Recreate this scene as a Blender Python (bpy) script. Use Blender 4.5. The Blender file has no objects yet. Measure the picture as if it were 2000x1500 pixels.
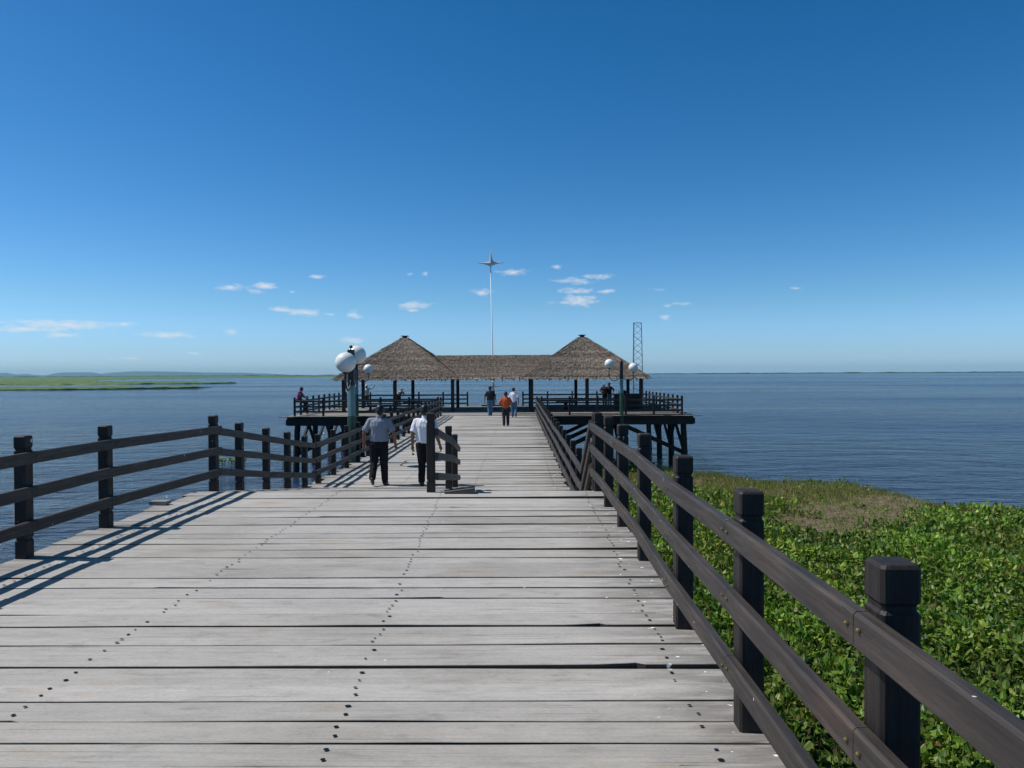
import bpy, bmesh, math, random
from mathutils import Vector, Matrix, noise as mn
random.seed(7)
R = math.radians
scene = bpy.context.scene
col = scene.collection
rnd = random.uniform

# ------------------------------------------------------------------ camera
CAM = Vector((0, 0, 1.62)); F = 1400.0
pitch, yaw, roll = math.atan(20/F), math.atan(12/F), 0.005
fwd = Vector((-math.sin(yaw)*math.cos(pitch), math.cos(yaw)*math.cos(pitch), -math.sin(pitch)))
rt = Vector((math.cos(yaw), math.sin(yaw), 0)); up = rt.cross(fwd)
rt2 = rt*math.cos(roll) - up*math.sin(roll); up2 = up*math.cos(roll) + rt*math.sin(roll)
cd = bpy.data.cameras.new("camera"); cam = bpy.data.objects.new("camera", cd); col.objects.link(cam)
M = Matrix((rt2, up2, -fwd)).transposed().to_4x4(); M.translation = CAM
cam.matrix_world = M
cd.sensor_width = 36; cd.lens = F/2000*36; cd.clip_end = 40000; cd.clip_start = 0.05
scene.camera = cam
def ray(px, py): return fwd + rt2*((px-1000)/F) + up2*((750-py)/F)
def W(px, py, d): return CAM + ray(px, py)*d
def WZ(px, py, z):
    r = ray(px, py); return CAM + r*((z-CAM.z)/r.z)

ZL = -0.78      # lower walkway and platform
ZW = -4.1       # water

# ------------------------------------------------------------------ materials
def mat(name, base=(.5,.5,.5), rough=.6, spec=.5, metal=0):
    m = bpy.data.materials.new(name); m.use_nodes = True
    b = m.node_tree.nodes["Principled BSDF"]
    b.inputs["Base Color"].default_value = (*base, 1); b.inputs["Roughness"].default_value = rough
    b.inputs["Specular IOR Level"].default_value = spec; b.inputs["Metallic"].default_value = metal
    return m
class NT:
    def __init__(s, m): s.t = m.node_tree; s.b = s.t.nodes.get("Principled BSDF")
    def n(s, typ, **k):
        nd = s.t.nodes.new(typ)
        for a, v in k.items(): setattr(nd, a, v)
        return nd
    def l(s, a, b): s.t.links.new(a, b)
    def noise(s, scale, sc=(1,1,1), detail=4, rough=.55, coord='Object', dist=0):
        tc = s.n('ShaderNodeTexCoord'); mp = s.n('ShaderNodeMapping'); mp.inputs['Scale'].default_value = sc
        s.l(tc.outputs[coord], mp.inputs[0]); nz = s.n('ShaderNodeTexNoise')
        nz.inputs['Scale'].default_value = scale; nz.inputs['Detail'].default_value = detail
        nz.inputs['Roughness'].default_value = rough; nz.inputs['Distortion'].default_value = dist
        s.l(mp.outputs[0], nz.inputs['Vector']); return nz.outputs['Fac']
    def ramp(s, src, stops):
        r = s.n('ShaderNodeValToRGB'); e = r.color_ramp.elements
        while len(e) < len(stops): e.new(.5)
        for i, (p, c) in enumerate(stops):
            e[i].position = p; e[i].color = (*c, 1) if len(c) == 3 else c
        s.l(src, r.inputs[0]); return r.outputs[0]
    def mul(s, a, b, fac=1, mode='MULTIPLY'):
        x = s.n('ShaderNodeMix', data_type='RGBA', blend_type=mode); x.inputs[0].default_value = fac if not hasattr(fac, 'node') else 1
        if hasattr(fac, 'node'): s.l(fac, x.inputs[0])
        for src, i in ((a, 6), (b, 7)):
            if hasattr(src, 'node'): s.l(src, x.inputs[i])
            else: x.inputs[i].default_value = (*src, 1)
        return x.outputs[2]
    def attr(s, name='tint'): return s.n('ShaderNodeAttribute', attribute_name=name).outputs['Color']
    def math(s, op, a, b=None, clamp=False):
        x = s.n('ShaderNodeMath', operation=op, use_clamp=clamp)
        for src, i in ((a, 0), (b, 1)):
            if src is None: continue
            if hasattr(src, 'node'): s.l(src, x.inputs[i])
            else: x.inputs[i].default_value = src
        return x.outputs[0]
    def sep(s, coord='Object'):
        tc = s.n('ShaderNodeTexCoord'); x = s.n('ShaderNodeSeparateXYZ'); s.l(tc.outputs[coord], x.inputs[0]); return x.outputs
    def base(s, c): s.l(c, s.b.inputs['Base Color'])
    def bump(s, h, strength=.3, dist=.01, prev=None):
        b = s.n('ShaderNodeBump'); b.inputs['Strength'].default_value = strength; b.inputs['Distance'].default_value = dist
        s.l(h, b.inputs['Height'])
        if prev is not None: s.l(prev, b.inputs['Normal'])
        return b.outputs[0]
    def normal(s, n): s.l(n, s.b.inputs['Normal'])
g = lambda v: (v, v, v)

def plank_mat():
    m = mat('weathered_planks', rough=.85, spec=.25); t = NT(m)
    c = t.mul(t.attr(), t.ramp(t.noise(1.0, (1.2, 34, 34), 6, .65), [(.25, g(.87)), (.5, g(.99)), (.75, g(1.05))]))
    c = t.mul(c, t.ramp(t.noise(5.5, (.6, 1.7, 1), 8, .75, dist=.6), [(.30, g(.72)), (.45, g(.96)), (.6, g(1.04)), (.75, g(1.12))]))
    c = t.mul(c, t.ramp(t.noise(2.6, (.8, 5, 1), 5, .75, dist=1.2), [(.30, g(.62)), (.36, g(.95)), (.4, g(1.0))]), .7)
    c = t.mul(c, t.ramp(t.noise(1.0, (.9, 120, 120), 3, .6), [(.30, g(.35)), (.37, g(.9)), (.42, g(1.0))]), .8)
    c = t.mul(c, t.ramp(t.noise(.55, (1, 1.3, 1), 5, .6), [(.28, (.74,.72,.70)), (.5, g(1)), (.8, (1.06,1.05,1.05))]))
    c = t.mul(c, t.ramp(t.noise(70, (.6, 1.4, 1), 4, .7), [(.3, g(.86)), (.5, g(1)), (.7, g(1.08))]))
    c = t.mul(c, t.ramp(t.noise(1.0, (1.6, 75, 75), 2, .5, dist=.5), [(.24, g(.30)), (.285, g(1.0))]), .9)
    # tan wear stains
    st = t.ramp(t.noise(.9, (.8, 3, 1), 3, .5), [(.64, g(0)), (.74, g(.75))])
    c = t.mul(c, (.90, .76, .60), st)
    # trodden dirt along the railing
    xs = t.sep()[0]
    nz = t.noise(2.2, (1, 6, 1), 5, .6)
    d1 = t.math('MULTIPLY', t.math('SUBTRACT', xs, .45), 1.6, True)
    d2 = t.math('MULTIPLY', t.math('SUBTRACT', -3.95, xs), 1.6, True)
    dm = t.math('MULTIPLY', t.math('MAXIMUM', d1, d2), t.math('MULTIPLY', t.math('SUBTRACT', nz, .34), 5.0, True), True)
    c = t.mul(c, (.42, .40, .38), t.math('MULTIPLY', dm, .8))
    # bird droppings
    dz = t.noise(15, (1, 1.6, 1), 2, .4)
    near = t.math('MAXIMUM', t.math('MULTIPLY', t.math('SUBTRACT', xs, .35), 2.0, True), .0)
    th = t.math('ADD', .80, t.math('MULTIPLY', near, -.085))
    sp = t.math('MULTIPLY', t.math('SUBTRACT', dz, th), 60, True)
    c = t.mul(c, (.85, .85, .83), sp, 'MIX')
    t.base(c)
    t.normal(t.bump(t.noise(1.0, (2, 60, 60), 5, .6), .35, .006)); return m
M_plank = plank_mat()
M_hole = mat('bolt_hole', (.012,.011,.011), .9, .1)
def dark_wood(name, sc, base, hi, rough=.42):
    m = mat(name, base, rough, .45); t = NT(m)
    c = t.ramp(t.noise(1, sc, 6, .65), [(.3, tuple(v*.55 for v in base)), (.5, base), (.72, hi)])
    c = t.mul(c, t.ramp(t.noise(1.6, (1,1,1), 4), [(.3, g(.7)), (.6, g(1.05)), (.8, (1.3,1.1,1.0))]))
    c = t.mul(c, (1.9, 1.25, 1.0), t.ramp(t.noise(2.2, (1, .5, 1), 5, .7), [(.60, g(0)), (.72, g(.55))]))
    c = t.mul(c, t.ramp(t.noise(2.5, sc, 3, .6), [(.30, g(.25)), (.36, g(1))]), .8)
    sp = t.ramp(t.noise(26, (1,1,.7), 1, .4), [(.795, g(0)), (.815, g(1))])
    c = t.mul(c, (.7,.7,.68), sp, 'MIX'); t.base(c)
    t.l(t.ramp(t.noise(3, sc, 4), [(.3, g(rough-.1)), (.7, g(rough+.2))]), t.b.inputs['Roughness'])
    t.normal(t.bump(t.noise(2, sc, 6, .7), .35, .004)); return m
M_post = dark_wood('dark_post_wood', (45, 45, 3), (.0165,.0125,.011), (.036,.026,.021), .58)
M_rail = dark_wood('dark_rail_wood', (40, 2.5, 40), (.040,.033,.029), (.074,.059,.050), .55)
M_railx = dark_wood('dark_rail_wood_cross', (2.5, 40, 40), (.030,.023,.020), (.052,.038,.032))
M_brass = mat('bolt_brass', (.16,.13,.06), .45, .5, .6)
M_beam = dark_wood('tarred_timber', (3, 3, 10), (.012,.0105,.0095), (.022,.018,.016), .7)

# ------------------------------------------------------------------ mesh helpers
class MB:
    def __init__(s): s.v = []; s.f = []; s.mi = []; s.c = []; s.cur = (1,1,1); s.m = 0
    def vert(s, p): s.v.append(tuple(p)); s.c.append(s.cur); return len(s.v)-1
    def face(s, idx, m=None): s.f.append(tuple(idx)); s.mi.append(s.m if m is None else m)
    def quad(s, a, b, c, d):
        i = [s.vert(p) for p in (a, b, c, d)]; s.face(i)
    def box(s, x0, x1, y0, y1, z0, z1):
        p = [s.vert((x, y, z)) for z in (z0, z1) for x, y in ((x0,y0),(x1,y0),(x1,y1),(x0,y1))]
        for q in ((3,2,1,0),(4,5,6,7),(0,1,5,4),(1,2,6,5),(2,3,7,6),(3,0,4,7)): s.face([p[i] for i in q])
    def loft(s, rings, cap=True):
        ids = [[s.vert(p) for p in r] for r in rings]; n = len(rings[0])
        for a, b in zip(ids, ids[1:]):
            for i in range(n): s.face((a[i], a[(i+1)%n], b[(i+1)%n], b[i]))
        if cap: s.face(ids[0][::-1]); s.face(ids[-1])
    def bar(s, a, b, w, h, ch=.0):
        """rectangular timber from a to b; w sideways, h in the upright direction; chamfered edges"""
        a, b = Vector(a), Vector(b); d = (b-a).normalized()
        sd = d.cross(Vector((0,0,1)))
        sd = Vector((1,0,0)) if sd.length < 1e-4 else sd.normalized()
        u = sd.cross(d).normalized()
        hw, hh = w/2, h/2
        if ch: o = [(-hw+ch,-hh),(hw-ch,-hh),(hw,-hh+ch),(hw,hh-ch),(hw-ch,hh),(-hw+ch,hh),(-hw,hh-ch),(-hw,-hh+ch)]
        else: o = [(-hw,-hh),(hw,-hh),(hw,hh),(-hw,hh)]
        s.loft([[p + sd*x + u*y for x, y in o] for p in (a, b)])
    def tube(s, pts, rad, n=10, cap=True, flat=(1,1)):
        pts = [Vector(p) for p in pts]
        if not hasattr(rad, '__len__'): rad = [rad]*len(pts)
        rings = []; ref = None
        for i, p in enumerate(pts):
            d = (pts[min(i+1, len(pts)-1)] - pts[max(i-1, 0)]).normalized()
            if ref is None: ref = Vector((1,0,0)) if abs(d.x) < .9 else Vector((0,1,0))
            x = (ref - d*ref.dot(d)).normalized(); y = d.cross(x); ref = x
            rings.append([p + (x*math.cos(k*2*math.pi/n)*flat[0] + y*math.sin(k*2*math.pi/n)*flat[1])*rad[i] for k in range(n)])
        s.loft(rings, cap)
    def limb(s, pts, rad, n=12):
        """tube with rounded ends"""
        pts = [Vector(p) for p in pts]; rad = list(rad)
        d0 = (pts[0]-pts[1]).normalized(); d1 = (pts[-1]-pts[-2]).normalized()
        P = [pts[0]+d0*rad[0]*.95, pts[0]+d0*rad[0]*.6] + pts + [pts[-1]+d1*rad[-1]*.6, pts[-1]+d1*rad[-1]*.95]
        Q = [rad[0]*.25, rad[0]*.8] + rad + [rad[-1]*.8, rad[-1]*.25]
        s.tube(P, Q, n)
    def ball(s, c, r, n=14, m=9, rot=None):
        c = Vector(c); r = (r,)*3 if not hasattr(r, '__len__') else r
        ids = []
        def P(v):
            v = Vector(v)
            if rot is not None: v = rot @ v
            return c + v
        top = s.vert(P((0,0,r[2])))
        for j in range(1, m):
            a = math.pi*j/m
            ids.append([s.vert(P((r[0]*math.sin(a)*math.cos(2*math.pi*k/n), r[1]*math.sin(a)*math.sin(2*math.pi*k/n), r[2]*math.cos(a)))) for k in range(n)])
        bot = s.vert(P((0,0,-r[2])))
        for k in range(n):
            s.face((top, ids[0][k], ids[0][(k+1)%n])); s.face((bot, ids[-1][(k+1)%n], ids[-1][k]))
        for a, b in zip(ids, ids[1:]):
            for k in range(n): s.face((a[k], b[k], b[(k+1)%n], a[(k+1)%n]))
    def disc(s, c, r, n=8, sx=1.0, sy=1.0):
        s.face([s.vert((c[0]+math.cos(2*math.pi*k/n)*r*sx, c[1]+math.sin(2*math.pi*k/n)*r*sy, c[2])) for k in range(n)])
    def build(s, name, mats, parent=None, smooth=False, loc=None, tint=False):
        me = bpy.data.meshes.new(name); me.from_pydata(s.v, [], s.f)
        mats = mats if isinstance(mats, (list, tuple)) else [mats]
        for m in mats: me.materials.append(m)
        if len(mats) > 1: me.polygons.foreach_set('material_index', s.mi)
        if tint:
            a = me.color_attributes.new('tint', 'FLOAT_COLOR', 'POINT')
            a.data.foreach_set('color', [x for c in s.c for x in (*c, 1)])
        if smooth: me.polygons.foreach_set('use_smooth', [True]*len(me.polygons))
        me.update()
        o = bpy.data.objects.new(name, me); col.objects.link(o)
        if parent is not None: o.parent = parent
        if loc is not None: o.location = loc
        return o
def tag(o, label=None, cat=None, group=None, kind=None):
    for k, v in (('label', label), ('category', cat), ('group', group), ('kind', kind)):
        if v: o[k] = v
    return o
def thing(name, label, cat, loc=(0,0,0), rz=0, group=None):
    o = bpy.data.objects.new(name, None); col.objects.link(o); o.location = loc; o.rotation_euler = (0,0,rz)
    o.empty_display_size = .2
    return tag(o, label, cat, group)
def copy_tree(o, parent=None):
    c = o.copy(); col.objects.link(c); c.parent = parent
    for ch in list(o.children): copy_tree(ch, c)
    return c

# ------------------------------------------------------------------ light and sky
SUN_EL = R(54); SUN_DIR = Vector((-.99, .12, 0)).normalized()*math.cos(SUN_EL) + Vector((0,0,math.sin(SUN_EL)))
sl = bpy.data.lights.new('sun', 'SUN'); sl.energy = 4.6; sl.angle = R(.53); sl.color = (1, .955, .89)
so = bpy.data.objects.new('sun', sl); col.objects.link(so); so.rotation_euler = SUN_DIR.to_track_quat('Z', 'Y').to_euler(); so.location = (-30, 5, 40)
wd = bpy.data.worlds.new("World"); scene.world = wd; wd.use_nodes = True
wt = NT(wd); wt.b = None
bg = wd.node_tree.nodes['Background']
sky = wt.n('ShaderNodeTexSky', sky_type='NISHITA'); sky.sun_disc = False
sky.sun_elevation = SUN_EL; sky.sun_rotation = math.atan2(SUN_DIR.x, SUN_DIR.y)
sky.air_density = 1.0; sky.dust_density = .35; sky.ozone_density = 2.4; sky.altitude = 0
SKY_STR = .085
bg.inputs['Strength'].default_value = SKY_STR
gm = wt.n('ShaderNodeGamma'); gm.inputs[1].default_value = 1.0
wt.l(sky.outputs[0], gm.inputs[0])
hs = wt.n('ShaderNodeHueSaturation'); hs.inputs['Saturation'].default_value = 1.45; wt.l(gm.outputs[0], hs.inputs['Color'])
tc = wt.n('ShaderNodeTexCoord'); sx = wt.n('ShaderNodeSeparateXYZ'); wt.l(tc.outputs['Generated'], sx.inputs[0])
az = wt.math('ARCTAN2', sx.outputs[0], sx.outputs[1]); el = wt.math('ARCSINE', sx.outputs[2])
SKYC = wt.mul(hs.outputs[0], wt.ramp(wt.math('MULTIPLY', wt.math('ABSOLUTE', el), 1/1.57), [(0, (.78,1.16,2.35)), (.02, (.76,1.12,1.92)), (.06, (.82,1.12,1.44)), (.16, (.94,1.12,1.24)), (.30, (1.12,1.10,1.12)), (.45, (1.60,.93,.58))]))
cmb = wt.n('ShaderNodeCombineXYZ'); wt.l(az, cmb.inputs[0]); wt.l(el, cmb.inputs[1])
nz1 = wt.n('ShaderNodeTexNoise'); mp1 = wt.n('ShaderNodeMapping'); mp1.inputs['Scale'].default_value = (60, 150, 1)
wt.l(cmb.outputs[0], mp1.inputs[0]); wt.l(mp1.outputs[0], nz1.inputs['Vector']); nz1.inputs['Scale'].default_value = 1; nz1.inputs['Detail'].default_value = 9; nz1.inputs['Roughness'].default_value = .62
CL = [(125,635,75,8,0),(40,643,65,6,.05),(50,628,35,5,.25),(118,654,34,5,.1),(243,633,20,6,.3),(322,654,48,6,.1),(450,648,15,6,.1),
 (450,561,21,6,0),(518,558,18,8,0),(500,569,20,5,.1),(570,570,10,4,.4),(619,540,14,5,.15),(830,534,11,5,.3),(800,535,8,4,.4),(552,605,28,5,0),(594,610,27,7,0),
 (645,614,20,4,.4),(690,615,17,8,.1),(808,597,28,8,0),(805,606,14,4,.1),(690,664,24,6,.1),(940,571,22,7,.1),(1000,532,32,6,.15),(1087,522,10,5,.1),
 (1120,548,38,7,.1),(1165,541,34,6,.1),(1130,568,38,7,.1),(1185,569,28,4,.15),(1132,586,36,11,0),(1100,591,28,5,.2),(1285,566,24,4,.5),(1305,597,9,4,.2),
 (1333,594,20,5,.2),(1300,620,13,5,.1),(1555,563,16,4,.5),(590,703,25,4,.45),(240,700,40,4,.5),(380,690,30,4,.55)]
best = None
for (px, py, hw, hh, bias) in CL:
    r = ray(px, py).normalized(); a0, e0 = math.atan2(r.x, r.y), math.asin(r.z)
    s1 = wt.n('ShaderNodeVectorMath', operation='SUBTRACT'); wt.l(cmb.outputs[0], s1.inputs[0]); s1.inputs[1].default_value = (a0, e0, 0)
    s2 = wt.n('ShaderNodeVectorMath', operation='MULTIPLY'); wt.l(s1.outputs[0], s2.inputs[0]); s2.inputs[1].default_value = (F/hw*.85, F/hh*.85, 0)
    s3 = wt.n('ShaderNodeVectorMath', operation='LENGTH'); wt.l(s2.outputs[0], s3.inputs[0]); o = s3.outputs['Value']
    if bias: o = wt.math('ADD', o, bias)
    best = o if best is None else wt.math('MINIMUM', best, o)
den = wt.math('ADD', wt.math('SUBTRACT', 1.0, best), wt.math('MULTIPLY', wt.math('SUBTRACT', nz1.outputs[0], .5), 2.6))
den = wt.math('MULTIPLY', wt.math('MULTIPLY', den, .85, True), .78)
CLOUD = tuple(v/SKY_STR for v in (.80, .82, .84))
skyc = wt.mul(SKYC, CLOUD, den, 'MIX')
wt.l(skyc, bg.inputs[0])

# ------------------------------------------------------------------ water
wm = mat('river_water', (.013,.027,.042), .10, .19); t = NT(wm); t.b.inputs['IOR'].default_value = 1.33
b1 = t.bump(t.noise(.42, (.42, 1.15, 1), 4, .6, dist=.4), 1, 1.9)
b2 = t.bump(t.noise(2.4, (.55, 1.3, 1), 4, .65, dist=.3), 1, .32, b1)
b3 = t.bump(t.noise(.06, (.5, 1.5, 1), 2), .5, 1.2, b2)
t.normal(b3)
t.l(t.ramp(t.noise(.012, (.25, 1.6, 1), 4, .6), [(.35, g(.05)), (.65, g(.2))]), t.b.inputs['Roughness'])
t.base(t.ramp(t.noise(.02, (.4, 2, 1), 4), [(.3, (.010,.021,.062)), (.7, (.019,.036,.092))]))
w = MB(); w.quad((-11900,-300,ZW),(11900,-300,ZW),(11900,11900,ZW),(-11900,11900,ZW))
tag(w.build('water', wm), kind='structure')

# ------------------------------------------------------------------ far land
def veg_mat(name, lo, mid, hi, scale=1.0, sc=(1,1,1), rough=.7):
    m = mat(name, mid, rough, .25); t = NT(m)
    c = t.ramp(t.noise(scale, sc, 6, .65), [(.32, lo), (.5, mid), (.7, hi)]); t.base(c); return m
M_marsh = veg_mat('marsh_reeds', (.030,.055,.010), (.075,.135,.016), (.105,.175,.026), .06, (.35, 1, 1))
M_tree = veg_mat('far_trees', (.018,.035,.014), (.03,.055,.02), (.045,.075,.025), .05)
def landmass(name, edge_near, edge_far, h, m, steps=160, kind='structure', fr=.05):
    """low reed land between two polylines of (x, y); ragged bank and bumpy top"""
    mb = MB(); rows = []
    def lerp(poly, s):
        k = s*(len(poly)-1); i = min(int(k), len(poly)-2); f = k-i
        return Vector(poly[i]).lerp(Vector(poly[i+1]), f)
    for i in range(steps+1):
        s = i/steps; a, b = lerp(edge_near, s), lerp(edge_far, s)
        dv = b-a; wob = mn.noise(Vector((a.x*fr, a.y*fr, 1)))*.04*max(dv.length, 20)
        a = a + dv.normalized()*wob if dv.length > 1 else a
        row = []
        tap = min(1, dv.length/25)
        for j in range(9):
            q = (0, .004, .03, .15, .35, .6, .85, .99, 1)[j]; p = a.lerp(b, q)
            hh = 0 if j in (0, 8) else h*tap*(.65+.5*mn.noise(Vector((p.x*fr*2, p.y*fr*2, 3)))+.35*mn.noise(Vector((p.x*fr*9, p.y*fr*3, 7))))
            row.append(mb.vert((p.x, p.y, ZW - (.2 if j in (0,8) else 0) + hh)))
        rows.append(row)
    for a, b in zip(rows, rows[1:]):
        for j in range(8): mb.face((a[j], b[j], b[j+1], a[j+1]))
    return tag(mb.build(name, m, smooth=False), kind=kind)
def P2(px, py):
    p = WZ(px, py, ZW); return (p.x, p.y)
landmass('marsh_island', [(-420, 262), P2(0,763), P2(130,762), P2(260,760), P2(380,758), P2(415,757)],
         [(-520, 340), P2(0,757.5), P2(130,757.5), P2(260,757), P2(380,756.5), P2(415,756.8)], 0.8, M_marsh)
landmass('marsh_bank', [(-900, 440), P2(0,752.2), P2(150,751.8), P2(300,750.5), P2(400,750), P2(462,748.8)],
         [(-1700, 900), P2(0,745), P2(150,744.5), P2(300,747.0), P2(400,748.0), P2(462,748.4)], 1.0, M_marsh)
landmass('marsh_plain', [(-2600, 760), P2(0,745.5), P2(180,743.8), P2(230,741.0), P2(420,738.6), P2(660,736.0)],
         [(-5200, 3200), (-3600, 3600), (-2900, 3700), (-2300, 3800), (-1700,3800), (-900, 3800)], 1.2, M_marsh, fr=.02)
tl = MB()
def treeline(mb, x0, x1, y, h, n=260, dep=40, seed=0):
    prof = []
    for i in range(n+1):
        x = x0+(x1-x0)*i/n
        hh = h*(.55+.45*mn.noise(Vector((x*.012, seed, 0)))+.35*mn.noise(Vector((x*.06, seed, 5)))); prof.append((x, max(hh, h*.12)))
    rows = [[mb.vert((x, y+dy + 25*mn.noise(Vector((x*.004, 2, seed))), ZW-.3+hh*k)) for dy, k in ((0,0),(2,.7),(dep*.4,1),(dep,.9),(dep+3,0))] for x, hh in prof]
    for a, b in zip(rows, rows[1:]):
        for j in range(4): mb.face((a[j], b[j], b[j+1], a[j+1]))
treeline(tl, -600, 5200, 3300, 8.5, 420, seed=1)
tag(tl.build('far_treeline', M_tree), 'thin dark line of trees on the far shore at the horizon', 'trees', kind='stuff')
tl = MB(); treeline(tl, -5200, -700, 3900, 9, 420, seed=4)
tag(tl.build('marsh_treeline', M_tree), 'thin dark line of trees behind the green marsh', 'trees', kind='stuff')
# blue hills
hp = [(-260,733),(-180,729),(-120,728),(-60,731),(0,728.5),(12,728),(30,731.5),(50,730),(70,732.5),(88,733),(105,729.5),(120,727.5),(180,727),(197,730),(222,727.5),(262,725.2),(300,725.2),(345,726),(400,727.5),(470,727.8),(520,729.5),(560,731.5),(600,734.2)]
hb = MB(); HD = 10300; rows = []
for k in range(len(hp)-1):
    for q in range(6):
        f = q/6; px = hp[k][0]*(1-f)+hp[k+1][0]*f; py = hp[k][1]*(1-f)+hp[k+1][1]*f
        p = W(px, py, HD); hz = (p.z-ZW)*(1+.05*mn.noise(Vector((px*.13, 0, 0))))
        rows.append([hb.vert((p.x*s, p.y*s, ZW+hz*kk)) for s, kk in ((.93,-.02),(.96,.45),(.985,.8),(1,1),(1.02,.8),(1.06,.35),(1.1,-.02))])
for a, b in zip(rows, rows[1:]):
    for j in range(6): hb.face((a[j], b[j], b[j+1], a[j+1]))
M_hill = veg_mat('hill_forest', (.025,.06,.06), (.04,.085,.08), (.055,.10,.09), .004)
tag(hb.build('hills', M_hill, smooth=True), kind='structure')
# haze
hz = MB(); hz.box(-12000, 12000, -320, 12000, ZW-1.2, 100)
hm = bpy.data.materials.new('haze_air'); hm.use_nodes = True; hn = hm.node_tree
hn.nodes.remove(hn.nodes['Principled BSDF']); pv = hn.nodes.new('ShaderNodeVolumePrincipled')
pv.inputs['Color'].default_value = (.42,.80,1,1); pv.inputs['Density'].default_value = 6.5e-5; pv.inputs['Anisotropy'].default_value = 0
hn.links.new(pv.outputs[0], hn.nodes['Material Output'].inputs['Volume'])
hz = hz.build('haze', hm); tag(hz, kind='stuff')

# ------------------------------------------------------------------ plank decks
def tintw(v=None, warm=0):
    v = rnd(.87, 1.06) if v is None else v
    return (.392*v+warm, .382*v+warm*.7, .374*v)
def planks(mb, x0, x1, y0, y1, zf, wr=(.18,.25), nails=(), end=.05, seg=26, big=.25, gap=(.006,.015), endf=None, joints=()):
    y = y0
    while y < y1 - .05:
        wd_ = min(rnd(*wr), y1-y)
        nj = [q for q in joints if q > y+.02]
        if nj and (y > joints[0]-.28): wd_ = nj[0]-y
        gp = rnd(*gap); a, b = y+gp*.5, y+wd_-gp*.5
        xa, xb = x0+rnd(-end, end), x1+rnd(-end, end)
        if endf: xa, xb = endf(y, xa, xb)
        dz = rnd(-.004, .004); tilt = rnd(-.003, .003); sd = rnd(0, 999)
        mb.cur = tintw(None, rnd(0, .018))
        cf = rnd(xa, xb) if random.random() < big else 1e9; cl = rnd(.2, .9); cdp = rnd(.012, .032); cs_ = random.choice((-1, 1))
        rows = []
        for i in range(seg+1):
            x = xa+(xb-xa)*i/seg
            n1 = max(-.004, mn.noise(Vector((x*.55, sd, 4)))*.020)+mn.noise(Vector((x*1.6, sd, 0)))*.004+mn.noise(Vector((x*5, sd, 0)))*.003; n2 = mn.noise(Vector((x*1.1, sd, 9)))*.007
            t_ = (x-cf)/cl*cs_; chip = cdp*(1-t_) if 0 <= t_ < 1 else 0
            ya, yb = a+n1+chip, b+n2
            zz = zf((a+b)/2)+dz+tilt*(x-xa) + .004*mn.noise(Vector((x*.7, sd, 3)))
            za, zb = zf(a)-zf((a+b)/2), zf(b)-zf((a+b)/2)
            rows.append([mb.vert(p) for p in ((x, ya, zz+za-.045), (x, ya, zz+za-.003), (x, ya+.003, zz+za), (x, yb-.003, zz+zb), (x, yb, zz+zb-.003), (x, yb, zz+zb-.045))])
            keep = mb.cur; mb.cur = (.075,.066,.058); rows[-1] += [mb.vert(p) for p in ((x, ya, zz+za-.045), (x, ya, zz+za-.003), (x, yb, zz+zb-.003), (x, yb, zz+zb-.045))]; mb.cur = keep  # shade of the gaps painted into the plank sides as a dark tint
        for p, q in zip(rows, rows[1:]):
            for k in (1, 2, 3): mb.face((p[k], q[k], q[k+1], p[k+1]))
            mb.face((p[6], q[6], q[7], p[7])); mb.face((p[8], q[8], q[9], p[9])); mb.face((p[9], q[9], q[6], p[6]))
        mb.face(rows[0][:6]); mb.face(rows[-1][:6][::-1])
        for nx in nails:
            for yy in (.28, .72):
                if random.random() < .04: continue
                xx = nx(y) + rnd(-.018, .018); yq = a+(b-a)*yy
                mb.m = 1; mb.disc((xx, yq, zf(yq)+dz+tilt*(xx-xa)+.0065), rnd(.0075, .0115), 8, rnd(1, 1.5), 1); mb.m = 0
        y += wd_
flat = lambda z: (lambda y: z)
XR, XL = 1.07, -4.42
bw = MB()
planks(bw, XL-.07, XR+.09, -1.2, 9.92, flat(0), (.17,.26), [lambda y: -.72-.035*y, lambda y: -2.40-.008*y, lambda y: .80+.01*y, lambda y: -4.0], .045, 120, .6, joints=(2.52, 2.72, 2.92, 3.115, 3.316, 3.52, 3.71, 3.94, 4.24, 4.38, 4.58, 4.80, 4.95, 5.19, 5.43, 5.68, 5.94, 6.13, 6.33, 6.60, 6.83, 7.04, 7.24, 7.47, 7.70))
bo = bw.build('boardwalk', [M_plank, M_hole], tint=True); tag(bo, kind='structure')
def ramp_z(y): return max(ZL, -.003 - (y-9.92)*(-ZL/5.25)) if y > 9.92 else 0
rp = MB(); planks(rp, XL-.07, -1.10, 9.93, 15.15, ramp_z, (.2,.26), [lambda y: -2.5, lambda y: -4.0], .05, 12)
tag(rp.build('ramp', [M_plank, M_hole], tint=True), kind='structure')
st = MB()
for k in range(4):
    zz = -(k+1)*(-ZL)/5; y0 = 9.94+k*.28
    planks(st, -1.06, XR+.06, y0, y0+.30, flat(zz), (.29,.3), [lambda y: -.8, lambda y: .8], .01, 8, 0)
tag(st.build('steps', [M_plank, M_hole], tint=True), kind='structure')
lw = MB()
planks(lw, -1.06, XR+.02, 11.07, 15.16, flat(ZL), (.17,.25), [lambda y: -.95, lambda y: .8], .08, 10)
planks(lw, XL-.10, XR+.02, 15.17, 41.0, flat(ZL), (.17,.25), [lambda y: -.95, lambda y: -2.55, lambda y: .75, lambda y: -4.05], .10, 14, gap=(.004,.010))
wk = lw.build('walkway', [M_plank, M_hole], tint=True); tag(wk, kind='structure')
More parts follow.
